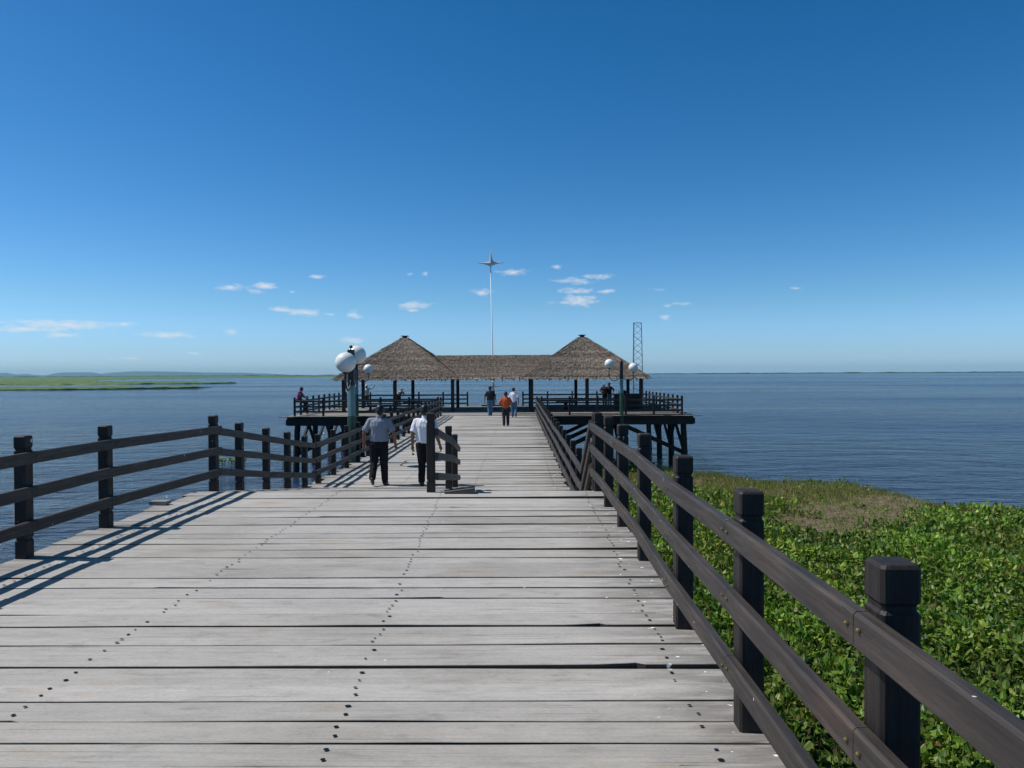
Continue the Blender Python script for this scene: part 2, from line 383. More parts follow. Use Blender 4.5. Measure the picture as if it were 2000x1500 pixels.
# timber under the boardwalk and the walkway
ub = MB()
for x in (XL+.25, -2.5, -.9, XR-.2):
    ub.bar((x, -1.1, -.16), (x, 9.85, -.16), .16, .2); ub.bar((x, 15.2, ZL-.16), (x, 40.9, ZL-.16), .16, .2)
for x in (-.9, XR-.2): ub.bar((x, 11.1, ZL-.163), (x, 15.19, ZL-.163), .155, .2)
for x in (XL+.25, -2.5): ub.bar((x, 9.95, -.17), (x, 15.19, ZL-.16), .155, .2)
ub.build('joist', M_beam, wk)
for y in (2, 6, 9.6, 14.2, 18.3, 22.4, 26.5, 30.6, 34.7, 38.6):
    zt = -.27 if y < 10 else (ZL-.27)
    q = MB(); q.bar((XL-.25, y, zt-.15), (XR+.3, y, zt-.15), .22, .28); q.build('cross_beam', M_beam, wk)
    for x in (XL+.15, -1.7, XR-.1):
        q = MB(); q.tube([(x, y, ZW-.6), (x+rnd(-.04,.04), y, zt-.3)], [.15, .14], 10); q.build('pile', M_beam, wk)
    q = MB(); q.bar((XL+.15, y-.16, ZW+.7), (-1.7, y-.16, zt-.4), .08, .16); q.bar((-1.7, y+.16, zt-.4), (XR-.1, y+.16, ZW+.7), .08, .16); q.build('brace', M_beam, wk)

# ------------------------------------------------------------------ railings
POST_PROF = [(-.02,.055),(.155,.055),(.164,.048),(.18,.048),(.189,.055),(.965,.055),(.974,.048),(.988,.048),(.997,.055),(1.090,.055),(1.098,.050),(1.101,.046)]
def post_mesh(mb, p, s=1.0, h=1.10, rz=0):
    rings = []
    for z, hw in POST_PROF:
        hw *= s; c = .010*s; zz = z*h/1.10
        o = [(-hw+c,-hw),(hw-c,-hw),(hw,-hw+c),(hw,hw-c),(hw-c,hw),(-hw+c,hw),(-hw,hw-c),(-hw,-hw+c)]
        cr, sr = math.cos(rz), math.sin(rz)
        rings.append([(p[0]+x*cr-y*sr, p[1]+x*sr+y*cr, p[2]+zz) for x, y in o])
    mb.loft(rings)
RG = 'timber railings of the pier'
def railing(label, pts, side, s=1.0, h=1.09, seg_mat=None, ext=(0,0), jit=.012, tops=(.945,.635,.325), rh=.105, rt_=.05, ext_end=False):
    """posts at pts (x,y,z); rails bolted on the side given by (dx,dy)"""
    root = thing('timber_railing', label, 'railing', pts[0], 0, RG)
    o = Vector(pts[0])
    for p in pts:
        q = MB(); pp = Vector(p)-o
        post_mesh(q, (pp.x, pp.y, pp.z), s, h*rnd(.992, 1.006), rnd(-.03, .03)); q.build('post', M_post, root)
    off = Vector((side[0], side[1], 0))*(.055*s+rt_/2+.002)
    for tz in tops:
        mb = MB(); P = [Vector(p)-o+off+Vector((0, 0, (tz-rh/2)+rnd(-jit, jit))) for p in pts]
        if len(P) > 1:
            d0 = (P[0]-P[1]).normalized(); d1 = (P[-1]-P[-2]).normalized()
            P[0] = P[0]+d0*(ext[0] or .05); P[-1] = P[-1]+d1*(ext[1] or .05)
        for a, b in zip(P, P[1:]):
            d = (b-a).normalized(); a2, b2 = a+d*.0015, b-d*.0015
            mb.m = 0; mid = a2.lerp(b2, .5)+Vector((0, 0, rnd(-.006, .003)))
            mb.bar(a2, b2, rt_, rh, .009)
            mb.m = 1
            for e, sg in ((a2, 1), (b2, -1)):
                c = e + d*.035*sg + Vector((side[0], side[1], 0))*(rt_/2+.003)
                for dz in (rnd(-.01, .02),): mb.ball(c+Vector((0,0,dz)), (.008,.008,.008), 8, 5)
        sd = seg_mat or (M_rail if abs(pts[-1][1]-pts[0][1]) > abs(pts[-1][0]-pts[0][0]) else M_railx)
        mb.build('rail', [sd, M_brass], root)
    return root
# right of the boardwalk
railing('near dark railing beside the green plants, its planed rails running towards the viewer', [(XR-.03, .72, 0), (XR-.035, 1.99, 0), (XR-.025, 3.26, 0), (XR-.02, 4.58, 0), (XR+.03, 6.28, 0), (XR+.025, 7.53, 0), (XR+.03, 8.75, 0), (XR+.02, 9.82, 0)], (-1, 0), ext=(0, .055))
railing('short steep railing dropping beside the steps at the end of the near boardwalk', [(XR+.02, 10.05, -.02), (XR-.0, 11.2, ZL)], (-1, 0), ext=(.1, .03))
railing('long brown walkway railing opposite the lamp post, running to the platform', [(XR-.0, 11.35+i*1.345, ZL) for i in range(23)], (-1, 0), jit=.02, ext=(.1, .1))
# left of the boardwalk
railing('near dark railing over open water casting striped shadow on the planks', [(XL, y, 0) for y in (.9, 2.3, 3.65, 5.0, 6.35, 7.62)] + [(XL+.05, 10.22, -.045)], (1, 0))
railing('railing sloping down beside the ramp, floating plants behind its posts', [(XL, y, ramp_z(y)-.01) for y in (11.3, 12.5, 13.65, 14.75)], (1, 0), ext=(1.0, .45))
railing('long walkway railing with the tall green lamp post behind it', [(XL, 15.75+i*1.315, ZL) for i in range(20)], (1, 0), jit=.02, ext=(.5, .1))
railing('short stub of railing standing free between the ramp and the steps', [(-1.20, 9.80, 0), (-1.21, 12.4, ramp_z(12.4)), (-1.31, 14.75, ramp_z(14.75))], (1, 0), ext=(.05, .12), jit=.02, tops=(.86,.56,.27))

# ------------------------------------------------------------------ platform
CX = -1.65; PX0, PX1, PY0, PY1 = CX-11.75, CX+11.75, 41.05, 53.4
plat = thing('pier_platform', 'square timber platform on tall dark piles at the end of the walkway', 'pier', (CX, 47, ZW))
def loc_build(mb, name, m, root, **k):
    o = root.location; mb.v = [(x-o.x, y-o.y, z-o.z) for x, y, z in mb.v]
    return mb.build(name, m, root, **k)
pd = MB()
def pend(y, xa, xb): return (xa - (.35 if y < 41.3 else 0), xb + (.35 if y < 41.3 else 0))
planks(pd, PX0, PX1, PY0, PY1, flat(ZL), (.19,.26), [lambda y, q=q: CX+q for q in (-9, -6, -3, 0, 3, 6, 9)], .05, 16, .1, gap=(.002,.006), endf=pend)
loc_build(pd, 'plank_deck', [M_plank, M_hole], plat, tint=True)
rowsY = (41.75, 45.5, 49.3, 53.0); colsX = (-11.25, -7.5, -3.75, 0, 3.75, 7.5, 11.25)
for y in rowsY:
    q = MB(); q.bar((PX0-.15, y, ZL-.38), (PX1+.15, y, ZL-.38), .26, .34); loc_build(q, 'cross_beam', M_beam, plat)
    for x in colsX:
        q = MB(); lean = .12*(1 if x > 0 else -1) if abs(x) > 11 else 0
        q.tube([(CX+x+lean, y, ZW-.8), (CX+x+lean*.5+rnd(-.03,.03), y, ZW+1.5), (CX+x, y, ZL-.55)], [.20, .18, .17], 10); loc_build(q, 'pile', M_beam, plat)
for x in colsX:
    q = MB(); q.bar((CX+x, PY0+.1, ZL-.14), (CX+x, PY1-.1, ZL-.14), .2, .14); loc_build(q, 'joist', M_beam, plat)
q = MB(); q.bar((PX0+.05, PY0+.22, ZL-.31), (PX1-.05, PY0+.22, ZL-.31), .10, .48); loc_build(q, 'fascia_beam', M_beam, plat)
for y in (41.93, 45.68, 49.48):
    for a, b in zip(colsX, colsX[1:]):
        q = MB(); s_ = 1 if (colsX.index(a) % 2 == 0) else -1
        lo, hi = ZW+1.1, ZL-.5
        q.bar((CX+a, y, lo if s_ > 0 else hi), (CX+b, y, hi if s_ > 0 else lo), .12, .24); loc_build(q, 'brace', M_beam, plat)
for x in (-11.25, 11.25, 7.5, -7.5):
    for k in range(3):
        q = MB(); q.bar((CX+x+.02, rowsY[k]+.05, ZW+1.25), (CX+x+.02, rowsY[k]+2.4, ZL-.5), .12, .2); loc_build(q, 'brace', M_beam, plat)
        q = MB(); q.bar((CX+x-.02, rowsY[k+1]-.05, ZW+1.25), (CX+x-.02, rowsY[k+1]-1.6, ZL-.5), .12, .18); loc_build(q, 'brace', M_beam, plat)
RX = 11.1; RXL = 11.32
fl = [CX-RXL+i*(RXL-3.0)/5 for i in range(6)]; fr_ = [CX+3.0+i*(RX-3.0)/5 for i in range(6)]
kw = dict(s=1.05, tops=(.90,.60,.30))
railing('front platform railing under the hand of the seated man in purple', [(x, 41.45, ZL) for x in fl], (0, 1), **kw)
railing('front platform railing running behind the lamp with two separate globes', [(x, 41.45, ZL) for x in fr_], (0, 1), **kw)
sy = [42.7+i*1.3 for i in range(8)]
railing('side platform railing receding from the seated man towards the back corner', [(CX-RXL-.02, y, ZL) for y in sy], (1, 0), ext=(1.1, .6), **kw)
railing('side platform railing receding on the side of the lattice tower', [(CX+RX+.02, y, ZL) for y in sy], (-1, 0), ext=(1.1, .6), **kw)
bl = [CX-RX+i*(RX-2.1)/5 for i in range(6)]; br = [CX+2.0+i*(RX-2.0)/5 for i in range(6)]
railing('back platform railing the fishing man in pale blue stands at', [(x, 53.0, ZL) for x in bl], (0, -1), **kw)
railing('back platform railing where two dark clad men lean together', [(x, 53.0, ZL) for x in br], (0, -1), **kw)

# ------------------------------------------------------------------ thatched pavilion
pm = mat('thatch', (.2,.17,.14), .9, .15); t = NT(pm)
c = t.mul(t.attr(), t.ramp(t.noise(30, (1,1,.35), 4), [(.3, g(.6)), (.7, g(1.25))])); t.base(c)
pav = thing('thatched_pavilion', 'open pavilion with two pointed thatched roofs joined by a lower thatched ridge', 'pavilion', (CX, 48.2, ZL))
PYC = 48.2; HXR, HYR = 3.86, 3.62; ZE, ZA, ZR = 1.40, 4.06, 2.84
def thatch_face(mb, A, B, T0, T1, rows, dens=21.0):
    """face from eave A-B up to T0-T1; clumps of thatch in overlapping courses"""
    A, B, T0, T1 = map(Vector, (A, B, T0, T1))
    n = (B-A).cross(T0-A).normalized()
    if n.z < 0: n = -n
    L = ((T0+T1)/2-(A+B)/2).length
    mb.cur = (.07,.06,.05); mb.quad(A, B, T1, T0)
    for r in range(rows+1):
        v = r/rows; a, b = A.lerp(T0, v), B.lerp(T1, v); wl = (b-a).length
        cnt = max(3, int(wl*dens)); shade = rnd(.66, 1.2)
        for k in range(cnt):
            u = (k+rnd(0, 1))/cnt; p = a.lerp(b, u); 
            ud = (b-a).normalized() if wl > .01 else (B-A).normalized()
            dn = (A.lerp(B, u)-T0.lerp(T1, u)).normalized()
            ln = rnd(.11, .20) if r else rnd(.16, .42); wv = rnd(.03, .085)
            top = p - dn*rnd(.10, .2) + n*.015 if r < rows else p + n*.02
            lift = rnd(.02, .075)
            v_ = shade*rnd(.60, 1.30); mb.cur = (.250*v_, .212*v_, .178*v_)
            e = p + dn*ln*.55 + n*lift - Vector((0,0, .05 if r == 0 else 0))
            e = e + ud*rnd(-.04, .04)
            i = [mb.vert(q) for q in (top-ud*wv*.5, top+ud*wv*.5, e+ud*wv*rnd(.3,.7), e+dn*rnd(0,.1)+ud*rnd(-.02,.02), e-ud*wv*rnd(.3,.7))]
            mb.face(i)
def fringe(mb, A, B):
    A, B = Vector(A), Vector(B); d = (B-A).normalized(); o = d.cross(Vector((0,0,1)))
    for k in range(int((B-A).length*15)):
        p = A.lerp(B, random.random()) + o*rnd(-.03, .05); w_ = rnd(.03, .09); h_ = rnd(.05, .15) if random.random() < .8 else rnd(.12, .24)
        v_ = rnd(.35, 1.1); mb.cur = (.22*v_, .18*v_, .145*v_)
        i = [mb.vert(q) for q in (p-d*w_*.5+Vector((0,0,.03)), p+d*w_*.5+Vector((0,0,.03)), p+d*w_*rnd(.1,.5)-Vector((0,0,h_)), p-d*w_*rnd(.1,.5)-Vector((0,0,h_*rnd(.5,1))))]; mb.face(i)
def pyramid(cx_):
    mb = MB(); z0 = ZE; x0, x1, y0, y1 = cx_-HXR, cx_+HXR, PYC-HYR, PYC+HYR; cw = .16
    cs = [(x0,y0),(x1,y0),(x1,y1),(x0,y1)]; tp = [(cx_-cw,PYC-cw),(cx_+cw,PYC-cw),(cx_+cw,PYC+cw),(cx_-cw,PYC+cw)]
    # a slight bell in the slope: two stages per face
    for i in range(4):
        j = (i+1) % 4
        m0 = tuple(Vector(cs[i]).lerp(Vector(tp[i]), .5)); m1 = tuple(Vector(cs[j]).lerp(Vector(tp[j]), .5))
        zm = (z0+ZA)/2+.03
        thatch_face(mb, (*cs[i], z0), (*cs[j], z0), (*m0, zm), (*m1, zm), 20)
        thatch_face(mb, (*m0, zm), (*m1, zm), (*tp[i], ZA), (*tp[j], ZA), 20)
        fringe(mb, (*cs[i], z0-.05), (*cs[j], z0-.05))
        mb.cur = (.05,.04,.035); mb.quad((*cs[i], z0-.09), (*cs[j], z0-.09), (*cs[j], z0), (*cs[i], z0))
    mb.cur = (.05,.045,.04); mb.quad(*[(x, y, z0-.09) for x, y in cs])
    o = loc_build(mb, 'roof', pm, pav, tint=True)
    q = MB(); q.box(cx_-.13, cx_+.13, PYC-.13, PYC+.13, ZA-.1, ZA+.1); q.box(cx_-.23, cx_+.23, PYC-.23, PYC+.23, ZA+.102, ZA+.15)
    q = loc_build(q, 'vent_cap', M_beam, pav); q.parent = o
    return o
pyramid(CX-5.95); pyramid(CX+5.95)
mb = MB(); hw = 4.3
thatch_face(mb, (CX-hw, PYC-HYR+.02, ZE), (CX+hw, PYC-HYR+.02, ZE), (CX-hw, PYC, ZR), (CX+hw, PYC, ZR), 34)
thatch_face(mb, (CX+hw, PYC+HYR-.02, ZE), (CX-hw, PYC+HYR-.02, ZE), (CX+hw, PYC, ZR), (CX-hw, PYC, ZR), 34)
fringe(mb, (CX-2.2, PYC-HYR, ZE-.05), (CX+2.2, PYC-HYR, ZE-.05))
mb.cur = (.05,.045,.04)
o_ = loc_build(mb, 'ridge_roof', pm, pav, tint=True)
for xs, yq in (((-9.4,-6.15,-2.5,2.5,6.0,9.4), 45.3), ((-9.4,-5.85,-2.65,2.5,5.75,9.45), 51.0)):
    for x in xs:
        q = MB(); q.bar((CX+x, yq, ZL), (CX+x, yq, ZE+.05), .21, .21, .012); loc_build(q, 'post', M_post, pav)
    q = MB(); q.bar((CX-9.6, yq, ZE-.02), (CX+9.6, yq, ZE-.02), .14, .14); loc_build(q, 'eave_beam', M_beam, pav)
for x in (-9.4, -2.5, 2.5, 9.4):
    q = MB(); q.bar((CX+x+.003, 45.42, ZE+.004), (CX+x+.003, 50.88, ZE+.004), .14, .13); loc_build(q, 'tie_beam', M_beam, pav)

# ------------------------------------------------------------------ lamps
M_globe = mat('opal_globe', (.80,.80,.77), .28, .5); M_globe.node_tree.nodes['Principled BSDF'].inputs['Subsurface Weight'].default_value = .0
M_pale = mat('pale_blue_paint', (.19,.34,.36), .5); t = NT(M_pale); t.base(t.ramp(t.noise(5, (1,1,.3), 5), [(.3, (.08,.15,.17)), (.5, (.14,.25,.27)), (.75, (.22,.34,.35))]))
M_green = mat('dark_green_paint', (.018,.06,.035), .5); t = NT(M_green); t.base(t.ramp(t.noise(6, (1,1,.3), 5), [(.3, (.012,.04,.025)), (.7, (.035,.10,.06))]))
M_iron = mat('black_iron', (.018,.02,.024), .45, .5)
def make_lamp(z_off):
    """post base at local 0,0,0 = lower deck level; arms along local X"""
    r = thing('street_lamp', 'x', 'street lamp', group='globe lamps on the pier')
    q = MB(); q.tube([(0,0,z_off), (0,0,.6), (0,0,1.27)], [.118,.115,.112], 8); q.build('lower_post', M_green, r)
    q = MB(); q.tube([(0,0,1.27), (0,0,2.10)], [.108,.104], 8); q.build('middle_post', M_pale, r)
    q = MB(); q.bar((0,0,2.10), (0,0,3.08), .17, .17, .012); q.build('upper_post', M_iron, r)
    q = MB(); q.tube([(0,0,3.08),(0,0,3.13)], .018, 8); q.ball((0,0,3.155), .048); q.build('finial', M_iron, r, smooth=True)
    for sgn, gz, arm in ((-1, 2.95, .70), (1, 2.72, .68)):
        q = MB(); zb = 2.10; rr = arm/2 - .03
        pts = [(sgn*.08, 0, gz-.45), (sgn*.085, 0, zb+.18)]
        for k in range(9):
            a = math.pi + math.pi*k/8
            pts.append((sgn*(arm/2+.04+rr*math.cos(a)), 0, zb+.17+.30*math.sin(a)))
        pts += [(sgn*arm, 0, gz-.26)]
        q.tube(pts, .022, 8); q.tube([(sgn*arm,0,gz-.30),(sgn*arm,0,gz-.255)], [.06,.09], 12)
        a_ = q.build('arm', M_iron, r, smooth=True)
        q = MB(); q.ball((sgn*arm, 0, gz), .27, 28, 18); q.build('globe', M_globe, r, smooth=True)
    return r
l0 = make_lamp(-3.6); lp = W(687, 850, 19.6); l0.location = (lp.x, lp.y, ZL); l0.rotation_euler.z = R(271)
l0['label'] = 'near lamp post with two large overlapping white globes beside the walkway'
for px, lab in ((699, 'far lamp half hidden behind the near lamp, one small globe against the thatch'), (1212, 'far lamp post with two separate small globes in front of the pavilion')):
    l = copy_tree(l0); p = W(px, 808, 41.6); l.location = (p.x, 41.2 if px > 1000 else 41.2, ZL); l.rotation_euler.z = R(2); l['label'] = lab

# ------------------------------------------------------------------ mast with star, lattice tower
M_white = mat('white_paint', (.70,.72,.72), .45); M_steel = mat('grey_steel', (.58,.63,.68), .5, .5, 0); M_galv = mat('galvanised_steel', (.36,.42,.47), .5, .5, .1)
mx = W(963, 740, 53.0).x; mast = thing('star_mast', 'slender white mast topped by a four pointed metal star', 'mast', (mx, 53.15, ZL))
q = MB(); q.tube([(0,0,-.4),(0,0,1.15)], [.115,.11], 12); q.build('lower_pole', M_green, mast, True)
q = MB(); q.tube([(0,0,1.15),(0,0,1.95)], [.10,.095], 12); q.build('middle_pole', M_white, mast, True)
q = MB(); q.tube([(0,0,1.95),(0,0,2.15)], [.125,.125], 12); q.build('band', M_iron, mast, True)
q = MB(); zt = W(959, 528, 53).z-ZL; q.tube([(0,0,2.15),(0,0,2.9),(-.02,0,3.0),(-.14,0,zt)], [.09,.085,.048,.032], 10); q.build('pole', M_white, mast, True)
q = MB(); q.tube([(-.2,0,2.9)]+[(-.20-.28+.28*math.cos(a), 0, 2.4-.30*math.sin(a)) for a in [math.pi*k/8 for k in range(9)]]+[(-.76,0,2.8)], .022, 8); q.build('cable', M_iron, mast, True)
q = MB()
for sgn in (-1, 1): q.loft([[(sgn*.10,-.1,1.42),(sgn*.10,.1,1.42),(sgn*.10,.1,1.47),(sgn*.10,-.1,1.47)], [(sgn*.66,-.02,1.445),(sgn*.66,.02,1.445),(sgn*.66,.02,1.455),(sgn*.66,-.02,1.455)]])
q.build('cross_arm', M_galv, mast)
# star ornament: long spike up, wide thin arms, short foot, ridged in depth
st_c = Vector((-.14, 0, zt)); q = MB(); sx_ = 53/F
prof = [(0,1.14),(.03,.75),(.06,.62),(.11,.36),(.19,.14),(.36,.05),(.98,.03),(1.0,0),(.58,-.06),(.28,-.14),(.06,-.24),(.03,-.45),(.02,-.55)]
ring = [(x, z) for x, z in prof] + [(-x*.96, z-.02) for x, z in prof[::-1][:-1]]
cz = st_c + Vector((0,0,.56)); f_ = q.vert(cz+Vector((0,-.09,-.02))); b_ = q.vert(cz+Vector((0,.09,-.02)))
ids = [q.vert(cz+Vector((x, 0, z))) for x, z in ring]
for i in range(len(ids)):
    j = (i+1) % len(ids); q.face((f_, ids[j], ids[i])); q.face((b_, ids[i], ids[j]))
q.ball(st_c+Vector((0,0,-.08)), (.05,.05,.12), 10, 7); q.build('star', M_steel, mast)
q = MB(); q.loft([[(-.85,-.5,.004),(.85,-.5,.004),(.85,.35,.004),(-.85,.35,.004)], [(-.85,-.5,.10),(.85,-.5,.10),(.85,.35,.10),(-.85,.35,.10)]]); q.build('plinth', M_beam, mast)
tp_ = W(1243, 780, 52.3); tower = thing('lattice_tower', 'thin grey steel lattice tower with pale cable behind the pavilion roof', 'tower', (tp_.x, 52.35, ZL))
TH = W(1243, 631, 52.4).z-ZL; wb, wtp = .50, .36
def leg(k, z):
    f = z/TH; r = wb*(1-f)+wtp*f; a = R(90+18+120*k); return Vector((math.cos(a)*r, math.sin(a)*r, z))
for k in range(3):
    q = MB(); q.tube([leg(k, 0), leg(k, TH)], .034, 8); q.build('leg', M_galv, tower)
q = MB(); nb = 13
for i in range(nb):
    z0, z1 = TH*i/nb, TH*(i+1)/nb
    for k in range(3):
        a, b = (k, (k+1) % 3) if i % 2 else ((k+1) % 3, k)
        q.tube([leg(a, z0), leg(b, z1)], .019, 6)
for k in range(3): q.tube([leg(k, TH), leg((k+1) % 3, TH)], .02, 6)
q.build('bracing', M_galv, tower)
q = MB(); q.tube([leg(1, z)*.9 + Vector((rnd(-.05,.05), 0, 0)) for z in [TH*i/22 for i in range(22)]], [rnd(.012, .05) for _ in range(22)], 7); q.build('cable', M_white, tower, True)

# ------------------------------------------------------------------ furniture and small things
M_ftop = mat('dark_counter', (.025,.024,.026), .5)
cp = W(1226, 800, 45.9); ct = thing('counter', 'dark wooden bar counter in shade at the corner of the pavilion', 'counter', (cp.x, 46.6, ZL))
q = MB(); q.box(-.78, .80, -.35, .35, .02, 1.02)
for x in (-.78, -.26, .27, .80): q.bar((x, -.37, .03), (x, -.37, 1.0), .06, .03)
q.build('body', M_post, ct); q = MB(); q.loft([[(-.88,-.45,1.022),(.9,-.45,1.022),(.9,.45,1.022),(-.88,.45,1.022)],[(-.88,-.45,1.07),(.9,-.45,1.07),(.9,.45,1.07),(-.88,.45,1.07)]]); q.build('counter_top', M_ftop, ct)
q = MB(); q.box(-.45, -.02, -.2, .2, 1.072, 1.25); q.box(-.40, -.07, -.16, .16, 1.252, 1.30)
cb = loc = q.build('crate', M_beam); cb.location = (cp.x, 46.6, ZL); tag(cb, 'small dark box standing on the bar counter', 'box')
def table(px, y, lab):
    p = W(px, 800, y); r = thing('round_table', lab, 'table', (p.x, y, ZL), 0, 'low round tables under the thatch')
    q = MB(); q.tube([(0,0,.50),(0,0,.56)], [.62,.66], 20); q.build('table_top', M_ftop, r)
    q = MB(); q.tube([(0,0,.03),(0,0,.12),(0,0,.5)], [.26,.13,.11], 12); q.build('pedestal', M_beam, r)
    q = MB(); q.tube([(0,0,.002),(0,0,.03)], [.4,.38], 16); q.build('foot', M_beam, r)
table(1105, 47.2, 'dark round table beside the inner post of the tower side pavilion')
table(806, 47.4, 'dark round table under the thatch behind the heads of the walking men')
bnp = W(742, 800, 46.2); bn = thing('bench', 'low dark bench under the thatch carrying a small green bottle', 'bench', (bnp.x, 46.3, ZL))
q = MB(); q.box(-.8, .8, -.2, .2, .38, .43); q.build('seat', M_ftop, bn)
for x in (-.65, .65):
    q = MB(); q.box(x-.05, x+.05, -.17, .17, .004, .378); q.build('leg', M_beam, bn)
q = MB(); q.tube([(0,0,0),(0,0,.14),(0,0,.19),(0,0,.21)], [.045,.045,.018,.018], 12); q.m = 1; q.tube([(0,0,.21),(0,0,.24)], .02, 10)
bt = q.build('bottle', [mat('green_bottle', (.10,.42,.27), .2), M_white], loc=(bnp.x-.08, 46.2, ZL+.432)); tag(bt, 'small green bottle with pale cap on the bench', 'bottle')
# loose boards on the boardwalk
q = MB(); q.cur = (.10,.095,.09)
q.loft([[(-1.00,9.62,.012),(-1.00,9.83,.012),(-1.00,9.83,.03),(-1.00,9.62,.03)], [(-.60,9.60,.010),(-.60,9.82,.010),(-.60,9.82,.085),(-.60,9.60,.085)]])
tag(q.build('loose_board', M_plank, tint=True), 'wedge of loose board lying at the foot of the free standing railing', 'board')
bp = WZ(312, 986, 0)
q = MB(); q.cur = (.33,.32,.31); q.box(bp.x-.10, bp.x+.11, bp.y-.07, bp.y+.07, .01, .052)
tag(q.build('wooden_block', M_plank, tint=True), 'small grey wooden block on the plank ends by open water', 'block')

# ------------------------------------------------------------------ vegetation
def leaf_mat(name, rough=.38, spec=.5):
    m = mat(name, (.06,.12,.02), rough, spec); t = NT(m)
    t.base(t.mul(t.attr(), t.ramp(t.noise(14, (1,1,1), 3), [(.3, g(.75)), (.7, g(1.2))])))
    tr = t.n('ShaderNodeBsdfTranslucent'); mx_ = t.n('ShaderNodeMixShader'); mx_.inputs[0].default_value = .22
    t.l(t.mul(t.attr(), (1.3, 1.5, .6)), tr.inputs[0]); out = m.node_tree.nodes['Material Output']
    t.l(t.b.outputs[0], mx_.inputs[1]); t.l(tr.outputs[0], mx_.inputs[2]); t.l(mx_.outputs[0], out.inputs[0]); return m
M_leaf = leaf_mat('hyacinth_leaf', .48, .35); M_grass = leaf_mat('grass_blade', .6, .3)
edge_px = [(1150,893),(1245,906),(1360,925),(1480,935),(1640,941),(1705,952),(1780,972),(1850,986),(1930,994),(2000,1000),(2120,1010),(2300,1030)]
edge = [WZ(px, py, ZW+.1) for px, py in edge_px]
def far_limit(x):
    if x <= edge[0].x: return edge[0].y
    for a, b in zip(edge, edge[1:]):
        if a.x <= x <= b.x or b.x <= x <= a.x:
            return a.y + (b.y-a.y)*(x-a.x)/(b.x-a.x+1e-9)
    return edge[-1].y - 2
xmax = max(p.x for p in edge)
dryc = [WZ(1665, 1000, ZW+.15), WZ(1600, 1022, ZW+.15), WZ(1745, 982, ZW+.15)]; grc = [WZ(1440, 940, ZW+.2), WZ(1560, 955, ZW+.2), WZ(1700, 968, ZW+.2), WZ(1330, 932, ZW+.2), WZ(1640, 960, ZW+.2)]
def blob(p, cs, rx, ry): return max(1-math.hypot((p[0]-c.x)/rx, (p[1]-c.y)/ry) for c in cs)
# ground of the bank
bk = MB(); rows = []
for i in range(111):
    x = -5 + (xmax+8+5)*i/110; yl = far_limit(x)
    row = []
    for j in range(91):
        y = 2 + (yl-2)*j/90
        e = min(1, (yl-y)/1.5)
        z = ZW - .06 + .14*e + .10*mn.noise(Vector((x*.35, y*.35, 0))) * e
        p_ = (x, y); k_ = max(max(blob(p_, dryc[:1], 3.4, 3.4), blob(p_, dryc[1:2], 3, 3.2), blob(p_, dryc[2:], 3, 3), blob(p_, grc, 5, 5))*2.5, 0) if y > 15 else 0
        bk.cur = (min(1, k_),)*3; row.append(bk.vert((x, y, z)))
    rows.append(row)
for a, b in zip(rows, rows[1:]):
    for j in range(90): bk.face((a[j], b[j], b[j+1], a[j+1]))
M_soil = mat('dry_litter', (.12,.09,.06), .95, .1); t = NT(M_soil)
t.base(t.ramp(t.noise(2.2, (1, 2.0, 1), 7, .72), [(.28, (.035,.026,.018)), (.46, (.13,.10,.07)), (.60, (.21,.175,.115)), (.75, (.13,.14,.05))])); t.normal(t.bump(t.noise(9, (1,1,1), 5, .7), .8, .05))
t.base(t.mul((.028,.042,.012), t.b.inputs['Base Color'].links[0].from_socket, t.attr('tint'), 'MIX'))
tag(bk.build('river_bank', M_soil, smooth=True, tint=True), kind='structure')
lf = MB(); gr = MB()
def leaf(mb, base, top, d, w, ln, tilt):
    """petiole + rounded blade"""
    sd = Vector((-d.y, d.x, 0)); n_up = Vector((0,0,1))
    ax = (d*math.cos(tilt)+n_up*math.sin(tilt)).normalized(); nn = sd.cross(ax)
    cup = w*.22
    P = [top, top+ax*ln*.25+sd*w*.42+nn*cup, top+ax*ln*.62+sd*w*.5+nn*cup, top+ax*ln*.95+sd*w*.2, top+ax*ln,
         top+ax*ln*.95-sd*w*.2, top+ax*ln*.62-sd*w*.5+nn*cup, top+ax*ln*.25-sd*w*.42+nn*cup]
    i = [mb.vert(p) for p in P]; mb.face((i[0], i[1], i[2], i[3], i[4])); mb.face((i[0], i[4], i[5], i[6], i[7]))
    s_ = sd*.008; j = [mb.vert(p) for p in (base-s_, base+s_, top+s_*.7, top-s_*.7)]; mb.face(j)
def hy_clump(mb, x, y, z, hgt, nl, scale=1.0, tone=1.0, yel=.12):
    kk = rnd(.7, 1.35); tone *= rnd(.8, 1.2)
    for _ in range(nl):
        a = rnd(0, 2*math.pi); d = Vector((math.cos(a), math.sin(a), 0)); r = rnd(.02, .16)*scale; h_ = hgt*rnd(.45, 1.05)
        v = tone*rnd(.6, 1.35); q = random.random()
        c_ = (.112*v, .200*v, .018*v)
        if q < yel: c_ = (.21*v, .26*v, .04*v)
        elif q < yel+.05: c_ = (.13*v, .095*v, .035*v)
        elif q > .78: c_ = (.055*v, .13*v, .016*v)
        mb.cur = c_
        base = Vector((x, y, z)); top = base + d*r + Vector((0,0,h_))
        leaf(mb, base, top, d, rnd(.052, .112)*scale*kk, rnd(.08, .145)*scale*kk, rnd(-.35, 1.35))
        if random.random() < .45:
            b2 = base + Vector((rnd(-.1,.1), rnd(-.1,.1), 0)); a2 = rnd(0, 6.28); w2 = Vector((math.cos(a2), math.sin(a2), 0))*rnd(.006, .016)*scale
            e2 = b2 + Vector((rnd(-.16,.16), rnd(-.16,.16), h_*rnd(.9, 1.45))); m2 = b2.lerp(e2, .5) + Vector((0,0,.04))
            i = [mb.vert(q_) for q_ in (b2-w2*.5, b2+w2*.5, m2+w2, e2, m2-w2)]; mb.face(i)
